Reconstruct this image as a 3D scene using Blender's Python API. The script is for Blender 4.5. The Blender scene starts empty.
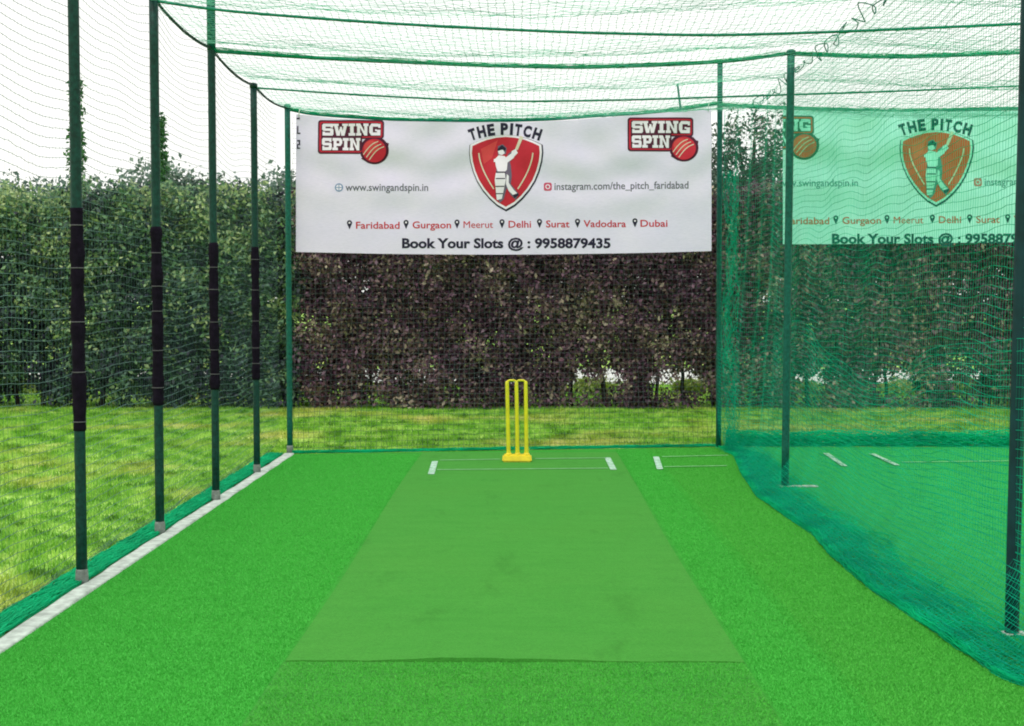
import bpy, bmesh, math, random
import numpy as np
from mathutils import Vector, Matrix, Euler

rng = np.random.default_rng(7)
random.seed(7)
S = bpy.context.scene
COL = S.collection
PI = math.pi
R_ = math.radians

# ------------------------------------------------------------------ camera
W, H, FPX = 1024, 726, 1350.0
CAMZ = 1.48
pitch = math.atan(63 / FPX)
yaw = math.atan(10 / FPX)
cd = bpy.data.cameras.new('camera')
cam = bpy.data.objects.new('camera', cd)
COL.objects.link(cam)
cam.location = (0, 0, CAMZ)
cam.rotation_euler = Euler((PI / 2 - pitch, 0, yaw), 'XYZ')
cd.sensor_width = 36
cd.lens = FPX / W * 36
cd.clip_end = 2000
cd.clip_start = 0.05
S.camera = cam
CR = cam.rotation_euler.to_matrix()


def ray(px, py):
    return CR @ Vector(((px - W / 2) / FPX, -(py - H / 2) / FPX, -1))


def g(px, py, z=0.0):
    d = ray(px, py)
    t = (z - CAMZ) / d.z
    return Vector((d.x * t, d.y * t, z))


def at(px, py, Y):
    d = ray(px, py)
    t = Y / d.y
    return Vector((d.x * t, Y, CAMZ + d.z * t))


# ------------------------------------------------------------------ materials
def new_mat(name):
    m = bpy.data.materials.new(name)
    m.use_nodes = True
    nt = m.node_tree
    return m, nt, nt.nodes['Principled BSDF']


def N(nt, typ, **kw):
    n = nt.nodes.new(typ)
    for k, v in kw.items():
        setattr(n, k, v)
    return n


def ramp(nt, fac, stops):
    r = N(nt, 'ShaderNodeValToRGB')
    el = r.color_ramp.elements
    while len(el) < len(stops):
        el.new(0.5)
    for e, (p, c) in zip(el, stops):
        e.position = p
        e.color = (*c, 1)
    nt.links.new(fac, r.inputs[0])
    return r.outputs[0]


def noise(nt, scale, detail=3, rough=.55, vec=None, stretch=None):
    n = N(nt, 'ShaderNodeTexNoise')
    n.inputs['Scale'].default_value = scale
    n.inputs['Detail'].default_value = detail
    n.inputs['Roughness'].default_value = rough
    if vec is None:
        vec = N(nt, 'ShaderNodeNewGeometry').outputs['Position']
    if stretch:
        mp = N(nt, 'ShaderNodeMapping')
        mp.inputs['Scale'].default_value = stretch
        nt.links.new(vec, mp.inputs[0])
        vec = mp.outputs[0]
    nt.links.new(vec, n.inputs['Vector'])
    return n.outputs['Fac']


def mixc(nt, fac, a, b, mode='MIX'):
    m = N(nt, 'ShaderNodeMix', data_type='RGBA', blend_type=mode)
    for sock, v in ((m.inputs[0], fac), (m.inputs[6], a), (m.inputs[7], b)):
        if isinstance(v, (int, float)):
            sock.default_value = v
        elif isinstance(v, tuple):
            sock.default_value = (*v, 1)
        else:
            nt.links.new(v, sock)
    return m.outputs[2]


def bump(nt, bs, height, strength, dist=.01):
    b = N(nt, 'ShaderNodeBump')
    b.inputs['Strength'].default_value = strength
    b.inputs['Distance'].default_value = dist
    nt.links.new(height, b.inputs['Height'])
    nt.links.new(b.outputs[0], bs.inputs['Normal'])


def simple(name, col, rough=.6, var=.18, scale=12, spec=.3, bstr=0):
    m, nt, bs = new_mat(name)
    n = noise(nt, scale, 4)
    lo = tuple(c * (1 - var) for c in col)
    hi = tuple(min(1, c * (1 + var)) for c in col)
    nt.links.new(ramp(nt, n, [(.3, lo), (.7, hi)]), bs.inputs['Base Color'])
    bs.inputs['Roughness'].default_value = rough
    bs.inputs['Specular IOR Level'].default_value = spec
    if bstr:
        bump(nt, bs, noise(nt, scale * 6, 3), bstr)
    return m


def turf_mat(name, lo, hi, fine=.5, dry=(.10, .36, .05), dryamt=.2):
    m, nt, bs = new_mat(name)
    fib = noise(nt, 150, 3, .8, stretch=(.7, 1.3, 1))
    fib2 = noise(nt, 48, 3, .75, stretch=(.5, 1.2, 1))
    mid = noise(nt, 7, 4, .6, stretch=(.35, 1.2, 1))
    big = noise(nt, .9, 3, .5)
    c = ramp(nt, mid, [(.25, lo), (.75, hi)])
    d = ramp(nt, big, [(.42, (0, 0, 0)), (.72, (dryamt,) * 3)])
    c = mixc(nt, d, c, dry)
    f = ramp(nt, fib, [(.36, (1 - fine,) * 3), (.52, (1,) * 3), (.66, (1 + fine * .3,) * 3)])
    c = mixc(nt, 1.0, c, f, 'MULTIPLY')
    f2 = ramp(nt, fib2, [(.3, (1 - fine * .35,) * 3), (.55, (1,) * 3)])
    c = mixc(nt, 1.0, c, f2, 'MULTIPLY')
    sc = noise(nt, 2.1, 7, .72, stretch=(1.6, .55, 1))
    sc = ramp(nt, sc, [(.30, (.80, .84, .78)), (.44, (1, 1, 1)), (.70, (1, 1, 1)), (.78, (1.08, 1.02, 1.1))])
    c = mixc(nt, 1.0, c, sc, 'MULTIPLY')
    nt.links.new(c, bs.inputs['Base Color'])
    bs.inputs['Roughness'].default_value = .85
    bs.inputs['Specular IOR Level'].default_value = .12
    bump(nt, bs, fib, .35, .006)
    return m


def lawn_color(nt):
    a = noise(nt, .55, 4, .6)
    b = noise(nt, 3.6, 5, .7, stretch=(1, .8, 1))
    c1 = ramp(nt, b, [(.36, (.065, .20, .012)), (.47, (.20, .50, .04)), (.63, (.52, .79, .17))])
    c2 = ramp(nt, b, [(.34, (.25, .36, .03)), (.48, (.62, .64, .13)), (.64, (.88, .80, .42))])
    f = ramp(nt, a, [(.50, (0, 0, 0)), (.67, (.85, .85, .85))])
    return mixc(nt, f, c1, c2)


def attr_mat(name, stops, rough=.55, spec=.3, trans=0.0):
    m, nt, bs = new_mat(name)
    a = N(nt, 'ShaderNodeAttribute', attribute_name='tint')
    c = ramp(nt, a.outputs['Fac'], stops)
    nt.links.new(c, bs.inputs['Base Color'])
    bs.inputs['Roughness'].default_value = rough
    bs.inputs['Specular IOR Level'].default_value = spec
    if trans:
        t = N(nt, 'ShaderNodeBsdfTranslucent')
        nt.links.new(c, t.inputs['Color'])
        mx = N(nt, 'ShaderNodeMixShader')
        mx.inputs[0].default_value = trans
        nt.links.new(bs.outputs[0], mx.inputs[1])
        nt.links.new(t.outputs[0], mx.inputs[2])
        nt.links.new(mx.outputs[0], nt.nodes['Material Output'].inputs['Surface'])
    return m


M = {}
M['turf'] = turf_mat('turf_green', (.030, .315, .026), (.056, .41, .042), .5, (.07, .34, .045), .2)
M['turf_dry'] = turf_mat('turf_olive_green', (.036, .308, .027), (.062, .39, .041), .5, (.08, .33, .044), .25)
M['mat'] = turf_mat('mat_olive_green', (.054, .30, .036), (.068, .33, .044), .25, (.075, .315, .040), .3)
M['mat_front'] = turf_mat('mat_front_green', (.038, .29, .032), (.066, .37, .046), .6, (.07, .31, .035), .4)
m, nt, bs = new_mat('lawn_soil')
nt.links.new(lawn_color(nt), bs.inputs['Base Color'])
bs.inputs['Roughness'].default_value = .95
bump(nt, bs, noise(nt, 40, 4), .8, .03)
M['lawn'] = m
m, nt, bs = new_mat('grass_blades')
a = N(nt, 'ShaderNodeAttribute', attribute_name='tint')
mul = ramp(nt, a.outputs['Fac'], [(0, (.6, .65, .6)), (.5, (1, 1, 1)), (1, (1.0, .98, .8))])
c = mixc(nt, 1.0, lawn_color(nt), mul, 'MULTIPLY')
nt.links.new(c, bs.inputs['Base Color'])
bs.inputs['Roughness'].default_value = .6
bs.inputs['Specular IOR Level'].default_value = .2
t = N(nt, 'ShaderNodeBsdfTranslucent')
nt.links.new(c, t.inputs['Color'])
mx = N(nt, 'ShaderNodeMixShader')
mx.inputs[0].default_value = .35
nt.links.new(bs.outputs[0], mx.inputs[1])
nt.links.new(t.outputs[0], mx.inputs[2])
nt.links.new(mx.outputs[0], nt.nodes['Material Output'].inputs['Surface'])
M['grass'] = m
M['post'] = simple('post_green_paint', (.004, .044, .036), .5, .45, 45, .25)
M['post_bright'] = simple('post_bright_green_paint', (.004, .105, .08), .5, .4, 40, .25)
M['post_navy'] = simple('post_dark_teal_paint', (.004, .035, .045), .5, .3, 9, .25)
M['padding'] = simple('black_foam', (.010, .0065, .015), .9, .35, 30, .08, .3)
M['tie'] = simple('grey_tie', (.12, .11, .13), .6)
M['cement'] = simple('cement', (.22, .25, .23), .9, .3, 40, .2, .4)
M['kerb'] = simple('kerb_whitewash', (.55, .63, .57), .9, .3, 14, .2, .3)
M['line'] = simple('line_paint', (.50, .70, .60), .8, .15, 25)
_nt = M['line'].node_tree
_b = _nt.nodes['Principled BSDF']
_c = _b.inputs['Base Color'].links[0].from_socket
_f = ramp(_nt, noise(_nt, 26, 4, .7), [(.36, (.85, .85, .85)), (.56, (0, 0, 0))])
_nt.links.new(mixc(_nt, _f, _c, (.10, .40, .12)), _b.inputs['Base Color'])
M['line_faint'] = simple('line_paint_worn', (.23, .54, .24), .85, .25, 18)
M['net_teal'] = simple('net_teal_cord', (.003, .42, .17), .8, .25, 3, .08)
M['net_part'] = simple('net_partition_cord', (.006, .58, .37), .7, .2, 3, .1)
_nt = M['net_part'].node_tree
_b = _nt.nodes['Principled BSDF']
_t = N(_nt, 'ShaderNodeBsdfTranslucent')
_nt.links.new(_b.inputs['Base Color'].links[0].from_socket, _t.inputs['Color'])
_m = N(_nt, 'ShaderNodeMixShader')
_m.inputs[0].default_value = .4
_nt.links.new(_b.outputs[0], _m.inputs[1])
_nt.links.new(_t.outputs[0], _m.inputs[2])
_nt.links.new(_m.outputs[0], _nt.nodes['Material Output'].inputs['Surface'])
M['net_foot'] = simple('net_foot_cord', (.006, .72, .36), .8, .2, 3, .08)
_nt = M['net_foot'].node_tree
_b = _nt.nodes['Principled BSDF']
_t = N(_nt, 'ShaderNodeBsdfTranslucent')
_nt.links.new(_b.inputs['Base Color'].links[0].from_socket, _t.inputs['Color'])
_m = N(_nt, 'ShaderNodeMixShader')
_m.inputs[0].default_value = .5
_nt.links.new(_b.outputs[0], _m.inputs[1])
_nt.links.new(_t.outputs[0], _m.inputs[2])
_nt.links.new(_m.outputs[0], _nt.nodes['Material Output'].inputs['Surface'])
M['net_left'] = simple('net_dark_green_cord', (.10, .20, .18), .7, .3, 2)
M['net_roof'] = simple('net_roof_cord', (.14, .50, .34), .7, .3, 2)
M['net_back'] = simple('net_back_cord', (.07, .11, .11), .7, .3, 2)
M['rope'] = simple('rope_green', (.012, .21, .13), .75, .3, 30, .2, .3)
M['rope_dark'] = simple('rope_dark', (.02, .06, .05), .75, .3, 30)
M['yellow'] = simple('yellow_plastic', (.72, .66, .012), .35, .1, 15, .5)
M['yellow_base'] = simple('yellow_base_plastic', (.82, .64, .010), .38, .1, 15, .5)
M['path'] = simple('pale_concrete', (.60, .63, .60), .9, .15, 3)
M['white_wall'] = simple('whitewashed_wall', (.75, .77, .76), .9, .1, 3)
M['bark'] = simple('bark_dark', (.035, .026, .022), .9, .4, 20, .2, .5)
GREEN = [(0, (.014, .032, .012)), (.45, (.032, .072, .020)), (.75, (.065, .12, .028)), (1, (.15, .19, .05))]
M['hedge_green'] = attr_mat('hedge_green_leaves', [(0, (.024, .024, .048)), (.34, (.060, .125, .095)), (.6, (.16, .31, .15)), (1, (.46, .56, .26))], .5, .35, .18)  # bluish dark end is painted shadow, pale end the lit top
M['hedge_dark'] = attr_mat('hedge_maroon_leaves', [(0, (.046, .018, .042)), (.4, (.16, .078, .12)), (.62, (.20, .135, .12)), (1, (.46, .40, .28))], .45, .4, .12)
M['tree_leaf'] = attr_mat('tree_leaves', [(0, (.03, .05, .05)), (.6, (.07, .12, .085)), (1, (.15, .20, .12))], .5, .35, .15)
M['bright_leaf'] = attr_mat('light_shrub_leaves', [(0, (.14, .23, .03)), (.6, (.30, .42, .07)), (1, (.55, .60, .25))], .5, .3, .3)
M['slim_leaf'] = attr_mat('slender_tree_leaves', [(0, (.02, .09, .02)), (.6, (.04, .17, .03)), (1, (.09, .26, .05))], .5, .3, .2)
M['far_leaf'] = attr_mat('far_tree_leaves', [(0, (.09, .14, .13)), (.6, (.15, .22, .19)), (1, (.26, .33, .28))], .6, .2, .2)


# ------------------------------------------------------------------ mesh helpers
def mesh_np(name, verts, faces, mat=None, smooth=True, tint=None):
    """verts (n,3); faces (m,k)."""
    verts = np.ascontiguousarray(verts, dtype=np.float32)
    faces = np.ascontiguousarray(faces, dtype=np.int32)
    me = bpy.data.meshes.new(name)
    k = faces.shape[1]
    me.vertices.add(len(verts))
    me.vertices.foreach_set('co', verts.ravel())
    me.loops.add(faces.size)
    me.loops.foreach_set('vertex_index', faces.ravel())
    me.polygons.add(len(faces))
    me.polygons.foreach_set('loop_start', np.arange(0, faces.size, k, dtype=np.int32))
    me.update(calc_edges=True)
    if smooth:
        me.polygons.foreach_set('use_smooth', np.ones(len(faces), dtype=bool))
    if tint is not None:
        a = me.attributes.new('tint', 'FLOAT', 'POINT')
        a.data.foreach_set('value', np.ascontiguousarray(tint, dtype=np.float32))
    if mat:
        me.materials.append(mat)
    return me


def add(name, me, parent=None):
    o = bpy.data.objects.new(name, me)
    COL.objects.link(o)
    if parent is not None:
        o.parent = parent
    return o


def tag(o, label=None, cat=None, group=None, kind=None):
    for k, v in (('label', label), ('category', cat), ('group', group), ('kind', kind)):
        if v:
            o[k] = v
    return o


def empty(name, loc):
    o = bpy.data.objects.new(name, None)
    COL.objects.link(o)
    o.location = loc
    o.empty_display_size = .2
    return o


class MB:
    """collects pieces as numpy arrays of quads"""
    def __init__(s):
        s.v, s.f, s.n = [], [], 0

    def put(s, v, f):
        v = np.asarray(v, float).reshape(-1, 3)
        f = np.asarray(f, int).reshape(-1, 4)
        s.v.append(v)
        s.f.append(f + s.n)
        s.n += len(v)
        return s

    def tube(s, pts, r, k=8, closed_ends=True):
        P = np.asarray([tuple(p) for p in pts], float)
        n = len(P)
        rr = np.full(n, r) if np.isscalar(r) else np.asarray(r, float)
        T = np.gradient(P, axis=0)
        T /= np.linalg.norm(T, axis=1)[:, None] + 1e-12
        ref = np.array([0, 0, 1.]) if abs(T[:, 2]).mean() < .8 else np.array([0, 1., 0])
        A = np.cross(T, ref)
        A /= np.linalg.norm(A, axis=1)[:, None] + 1e-12
        B = np.cross(A, T)
        th = np.arange(k) * 2 * PI / k
        V = P[:, None] + rr[:, None, None] * (A[:, None] * np.cos(th)[None, :, None] + B[:, None] * np.sin(th)[None, :, None])
        i, j = np.meshgrid(np.arange(n - 1), np.arange(k), indexing='ij')
        j2 = (j + 1) % k
        F = np.stack([i * k + j, i * k + j2, (i + 1) * k + j2, (i + 1) * k + j], -1).reshape(-1, 4)
        V = V.reshape(-1, 3)
        if closed_ends:
            c0, c1 = len(V), len(V) + 1
            V = np.vstack([V, P[0], P[-1]])
            jj = np.arange(0, k, 2)
            F = np.vstack([F,
                           np.stack([np.full(len(jj), c0), (jj + 2) % k, (jj + 1) % k, jj], -1),
                           np.stack([np.full(len(jj), c1), (n - 1) * k + jj, (n - 1) * k + (jj + 1) % k, (n - 1) * k + (jj + 2) % k], -1)])
        return s.put(V, F)

    def grid(s, P, flip=False):
        P = np.asarray(P, float)
        a, b = P.shape[:2]
        i, j = np.meshgrid(np.arange(a - 1), np.arange(b - 1), indexing='ij')
        F = np.stack([i * b + j, (i + 1) * b + j, (i + 1) * b + j + 1, i * b + j + 1], -1).reshape(-1, 4)
        return s.put(P.reshape(-1, 3), F)

    def box(s, lo, hi):
        x0, y0, z0 = lo
        x1, y1, z1 = hi
        V = [(x0, y0, z0), (x1, y0, z0), (x1, y1, z0), (x0, y1, z0), (x0, y0, z1), (x1, y0, z1), (x1, y1, z1), (x0, y1, z1)]
        F = [(0, 3, 2, 1), (4, 5, 6, 7), (0, 1, 5, 4), (1, 2, 6, 5), (2, 3, 7, 6), (3, 0, 4, 7)]
        return s.put(V, F)

    def mesh(s, name, mat=None, smooth=True):
        return mesh_np(name, np.vstack(s.v), np.vstack(s.f), mat, smooth)

    def obj(s, name, mat, parent=None, smooth=True):
        return add(name, s.mesh(name, mat, smooth), parent)


def spline(pts, n):
    """Catmull-Rom resampling of a polyline to n points"""
    P = np.asarray([tuple(p) for p in pts], float)
    P = np.vstack([2 * P[0] - P[1], P, 2 * P[-1] - P[-2]])
    m = len(P) - 3
    u = np.linspace(0, m, n)
    i = np.clip(u.astype(int), 0, m - 1)
    t = (u - i)[:, None]
    a, b, c, d = P[i], P[i + 1], P[i + 2], P[i + 3]
    return .5 * (2 * b + (c - a) * t + (2 * a - 5 * b + 4 * c - d) * t ** 2 + (3 * b - a - 3 * c + d) * t ** 3)


def net_arrays(P, rad, k=3, rad2=None):
    """P (nu,nv,3): knots of a net. A thin twine runs along each row and each column."""
    du = np.gradient(P, axis=0)
    dv = np.gradient(P, axis=1)
    nrm = np.cross(du, dv)
    nrm /= np.linalg.norm(nrm, axis=2)[..., None] + 1e-12
    Vs, Fs, base = [], [], 0
    th = np.arange(k) * 2 * PI / k + .3
    rads = (rad, rad2 or rad)
    for axis in (0, 1):
        rad = rads[axis]
        Q = P if axis == 0 else P.transpose(1, 0, 2)
        Nn = nrm if axis == 0 else nrm.transpose(1, 0, 2)
        T = np.gradient(Q, axis=0)
        B = np.cross(T, Nn)
        B /= np.linalg.norm(B, axis=2)[..., None] + 1e-12
        V = Q[:, :, None, :] + rad * (Nn[:, :, None, :] * np.cos(th)[None, None, :, None] + B[:, :, None, :] * np.sin(th)[None, None, :, None])
        a, b = Q.shape[:2]
        i, j, q = np.meshgrid(np.arange(a - 1), np.arange(b), np.arange(k), indexing='ij')
        q2 = (q + 1) % k
        idx = lambda ii, jj, qq: (ii * b + jj) * k + qq
        F = np.stack([idx(i, j, q), idx(i, j, q2), idx(i + 1, j, q2), idx(i + 1, j, q)], -1).reshape(-1, 4)
        Vs.append(V.reshape(-1, 3))
        Fs.append(F + base)
        base += a * b * k
    return np.vstack(Vs), np.vstack(Fs)


def bundle(path, count, lat, ver, rad, wig=1.0, nseg=None, axis='z', k=3):
    """gathered netting: many loose twines that follow a path. lat/ver: spread across."""
    P = np.asarray(path, float)
    n = nseg or len(P)
    P = spline(P, n)
    T = np.gradient(P, axis=0)
    T /= np.linalg.norm(T, axis=1)[:, None] + 1e-12
    up = np.array([0, 0, 1.]) if axis == 'z' else np.array([0, 1., 0])
    A = np.cross(T, up)
    A /= np.linalg.norm(A, axis=1)[:, None] + 1e-12
    B = np.cross(A, T)
    mb = MB()
    s = np.arange(n)
    for c in range(count):
        a = np.zeros(n)
        b = np.zeros(n)
        for o in range(4):
            fr = rng.uniform(.02, .45)
            a += np.sin(s * fr * (o + .6) + rng.uniform(0, 6.28)) / (o + 1)
            b += np.sin(s * fr * (o + .6) + rng.uniform(0, 6.28)) / (o + 1)
        a = rng.uniform(-1, 1) * .75 + a * .28 * wig
        b = rng.uniform(0, 1) * .75 + b * .16 * wig
        a = np.clip(a, -1, 1)
        b = np.clip(b, 0.02, 1)
        Q = P + A * (a * lat)[:, None] + B * (b * ver)[:, None]
        mb.tube(Q, rad, k, False)
    return mb


def sheet(name, poly, z, mat, kind='structure'):
    me = bpy.data.meshes.new(name)
    me.from_pydata([(p[0], p[1], z) for p in poly], [], [tuple(range(len(poly)))])
    me.materials.append(mat)
    me.update()
    if me.polygons[0].normal.z < 0:
        me.flip_normals()
    o = add(name, me)
    if kind:
        o['kind'] = kind
    return o


def sn(x, y, seed=0):
    """smooth pseudo noise, about -1..1"""
    x = np.asarray(x, float)
    y = np.asarray(y, float)
    r = np.random.default_rng(seed)
    out = 0
    for i in range(7):
        a, b, c = r.uniform(-1, 1), r.uniform(-1, 1), r.uniform(0, 6.28)
        fr = 1.0 + i * .75
        out = out + np.sin((a * x + b * y) * fr * 1.6 + c) / (1 + i * .35)
    return out / 2.6


# ------------------------------------------------------------------ ground, turf
BL = g(291, 454)                    # back corners of the cage on the ground
BR = g(722, 447)
slope = (BR.y - BL.y) / (BR.x - BL.x)


def back_y(x):
    return BL.y + slope * (x - BL.x)


gr = sheet('ground', [(-400, -60), (400, -60), (400, 900), (-400, 900)], -.03, M['lawn'])
pth = sheet('path', [(-40, 24.0), (40, 24.0), (40, 29.5), (-40, 29.5)], -.02, M['path'])

XK0, XK1 = -2.285, -2.188
left_edge = [(-2.186, .5), (-2.182, 6), (-2.186, 9.3), (-2.19, 9.8), (-2.252, 10.05), (-2.256, 10.9), (-2.225, 11.15), (-2.20, 12.2), (-2.225, 12.9), (-2.24, back_y(-2.24))]
turf = sheet('turf', left_edge + [(1.245, back_y(1.245)), (1.245, .5)], 0, M['turf'])
M['turf_net_tinted'] = turf_mat('turf_net_tinted_green', (.018, .38, .075), (.034, .46, .11), .45, (.04, .36, .05), .25)  # second lane turf: the divider net's teal tint is put into the colour
sheet('turf_second_lane', [(2.05, .5), (2.05, back_y(2.05)), (8.2, back_y(2.2) + .1), (8.2, .5)], 0, M['turf_net_tinted'])
turf2 = sheet('turf_outer', [(1.245, .5), (1.245, back_y(1.245)), (2.05, back_y(2.05)), (2.05, .5)], 0, M['turf_dry'])

kb = MB()
nk = 60
ys = np.linspace(.5, back_y(-2.25), nk)
prof = [(XK0, -.03), (XK0, .004), (XK0 + .01, .008), (XK1 - .012, .008), (XK1 - .002, .005), (XK1, -.03)]
Pk = np.array([[(x + .006 * math.sin(y * 9 + z * 50) * (1 if z > 0 else 0), y, z - (.002 if z > 0 and 9.85 < y < 11.05 else 0) + .003 * math.sin(y * 5)) for x, z in prof] for y in ys])
kb.grid(Pk)
ko = kb.obj('kerb', M['kerb'])
ko['kind'] = 'structure'

# mats: two lengths butted together, the dark open joint between them
def mat_strip(name, y0, y1, x0, x1, mat, th=.009, wav=.006):
    nu, nv = 60, 80
    us = np.linspace(0, 1, nu)
    vs = np.linspace(0, 1, nv)
    P = np.zeros((nu, nv, 3))
    for i, u in enumerate(us):
        for j, v in enumerate(vs):
            xl = x0(v) if callable(x0) else x0
            xr = x1(v) if callable(x1) else x1
            P[i, j] = (xl + (xr - xl) * u, y0 + (y1 - y0) * v, th)
    P[:, 0, 1] += wav * np.sin(us * 23) + wav * .6 * np.sin(us * 61)
    P[:, 1, 1] += wav * np.sin(us * 23)
    # the joint is lifted a little towards its middle-left
    lift = .014 * np.exp(-((us - .42) / .2) ** 2)
    fall = np.exp(-np.linspace(0, 14, nv))
    P[:, :, 2] += lift[:, None] * fall[None, :]
    edge = np.zeros((2 * (nu + nv) - 4, 2, 3))
    ring = [(i, 0) for i in range(nu)] + [(nu - 1, j) for j in range(1, nv)] + [(i, nv - 1) for i in range(nu - 2, -1, -1)] + [(0, j) for j in range(nv - 2, 0, -1)]
    R = np.array([P[a] for a in ring] + [P[ring[0]]])
    D = R.copy()
    D[:, 2] = .001
    mb = MB()
    mb.grid(P)
    mb.grid(np.stack([R, D], 1))
    return mb.obj(name, mat, smooth=False)


jy = g(510, 664).y
m1 = mat_strip('pitch_mat', jy + .012, back_y(0) - .25, lambda v: -.965 + .012 * math.sin(v * 7), lambda v: .905 - .012 * math.sin(v * 5), M['mat'])
tag(m1, 'smooth olive green pitch mat lying under the yellow stumps', 'mat')
m2 = mat_strip('pitch_mat', 1.0, jy - .004, lambda v: -.97, lambda v: .905, M['mat_front'], .008, 0)
tag(m2, 'coarser green mat length nearest the camera, butted against the smooth mat', 'mat')


def line(name, a, b, w, z, mat, wy=None):
    a, b = Vector(a), Vector(b)
    d = (b - a).normalized()
    n = Vector((-d.y, d.x, 0)) * w / 2
    return sheet(name, [a + n, b + n, b - n, a - n], z, mat)


ZL = .013
line('crease_line', g(435, 461, ZL), g(431, 474, ZL), .055, ZL, M['line'])
line('crease_line', g(607.5, 457.5, ZL), g(613.5, 469.5, ZL), .055, ZL, M['line'])
line('crease_line', g(656, 456.5, .010), g(660, 469, .010), .055, .010, M['line'])
line('crease_line', g(440, 460, ZL), g(500, 459, ZL), .034, ZL, M['line_faint'])
line('crease_line', g(535, 458.5, ZL), g(606, 457.8, ZL), .034, ZL, M['line_faint'])
line('crease_line', g(437, 469.5, ZL), g(608, 468, ZL), .034, ZL, M['line_faint'])
line('crease_line', g(662, 456.5, .010), g(728, 455, .010), .034, .010, M['line_faint'])
line('crease_line', g(664, 466.5, .010), g(727, 465.5, .010), .034, .010, M['line_faint'])
line('crease_line', g(826, 453, .010), g(845, 466, .010), .055, .010, M['line'])
line('crease_line', g(872, 453.5, .010), g(897, 465, .010), .055, .010, M['line'])
line('crease_line', g(902, 462, .010), g(1060, 460, .010), .034, .010, M['line_faint'])

# ------------------------------------------------------------------ lawn grass
def grass_mesh(n, sampler, hmin, hmax, width):
    xy = sampler(n)
    n = len(xy)
    cl = sn(xy[:, 0] * 2.3, xy[:, 1] * 2.3, 5)
    h = rng.uniform(hmin, hmax, n) * (1 + .45 * cl)
    a = rng.uniform(0, 2 * PI, n)
    lean = rng.uniform(.1, .9, n) * h
    la = rng.uniform(0, 2 * PI, n)
    w = width * rng.uniform(.6, 1.3, n)
    base = np.column_stack([xy, np.full(n, -.03)])
    side = np.column_stack([np.cos(a), np.sin(a), np.zeros(n)]) * w[:, None]
    off = np.column_stack([np.cos(la) * lean, np.sin(la) * lean, h])
    V = np.stack([base - side, base + side, base + off * .55 + side * .7 + np.array([0, 0, .004]), base + off], 1).reshape(-1, 3)
    F = (np.arange(n) * 4)[:, None] + np.array([0, 1, 2, 3])
    t = np.clip(.5 + .28 * rng.normal(size=n) + .2 * cl, 0, 1)
    return mesh_np('grass', V, F, M['grass'], False, np.repeat(t, 4))


def lawn_sampler(n):
    y = 5 + (18.9 - 5) * rng.uniform(0, 1, n) ** 1.0
    x = rng.uniform(-9.5, 8, n)
    ok = ((x < -2.42) & (x > -.46 * y - .4)) | ((y > back_y(x) + .03) & (x > -3))
    # worn bare patches stay thin
    return np.column_stack([x, y])[ok]


tag(add('grass', grass_mesh(560000, lawn_sampler, .018, .045, .0042)), kind='stuff')
def far_sampler(n):
    return np.column_stack([rng.uniform(-10, 11, n), rng.uniform(18.9, 24, n)])
tag(add('grass', grass_mesh(40000, far_sampler, .03, .07, .008)), kind='stuff')


# short artificial pile, standing where it is near enough to be told apart
def pile(name, mat, n, x0, x1, y0, y1, z):
    y = y0 + (y1 - y0) * rng.uniform(0, 1, n) ** 1.5
    x = rng.uniform(x0, x1, n)
    h = rng.uniform(.004, .0075, n)
    a = rng.uniform(0, PI, n)
    la = rng.uniform(0, 2 * PI, n)
    b0 = np.column_stack([x, y, np.full(n, z)])
    sd_ = np.column_stack([np.cos(a), np.sin(a), 0 * a]) * rng.uniform(.0010, .0018, n)[:, None]
    tp = b0 + np.column_stack([np.cos(la) * h * .6, np.sin(la) * h * .6, h])
    V = np.stack([b0 - sd_, b0 + sd_, tp + sd_ * .6, tp - sd_ * .6], 1).reshape(-1, 3)
    F = (np.arange(n) * 4)[:, None] + np.array([0, 1, 2, 3])
    tag(add(name, mesh_np(name, V, F, mat, False)), kind='stuff')


def pile_mat(name, lo, hi):
    m, nt, bs = new_mat(name)
    c = ramp(nt, noise(nt, 90, 2, .7), [(.35, lo), (.65, hi)])
    nt.links.new(c, bs.inputs['Base Color'])
    bs.inputs['Roughness'].default_value = .7
    bs.inputs['Specular IOR Level'].default_value = .15
    return m


PM = pile_mat('turf_pile_green', (.060, .47, .055), (.115, .62, .10))
PM3 = pile_mat('turf_pile_olive', (.068, .45, .050), (.125, .58, .085))
PM2 = pile_mat('mat_pile_green', (.056, .42, .042), (.108, .55, .070))
pile('turf_pile', PM, 330000, -2.18, -.98, 3.4, BL.y - .05, .0)
pile('turf_pile', PM, 100000, .92, 1.27, 3.4, back_y(1) - .06, .0)
pile('turf_pile', PM3, 210000, 1.22, 2.02, 3.4, back_y(1.5) - .06, .0)
PM4 = pile_mat('turf_pile_net_tinted', (.030, .48, .10), (.07, .64, .17))  # pile coloured with the same net tint as the turf below
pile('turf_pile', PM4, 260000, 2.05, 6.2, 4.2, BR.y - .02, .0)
pile('mat_pile', PM2, 90000, -.96, .90, 3.4, jy - .01, .008)


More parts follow.
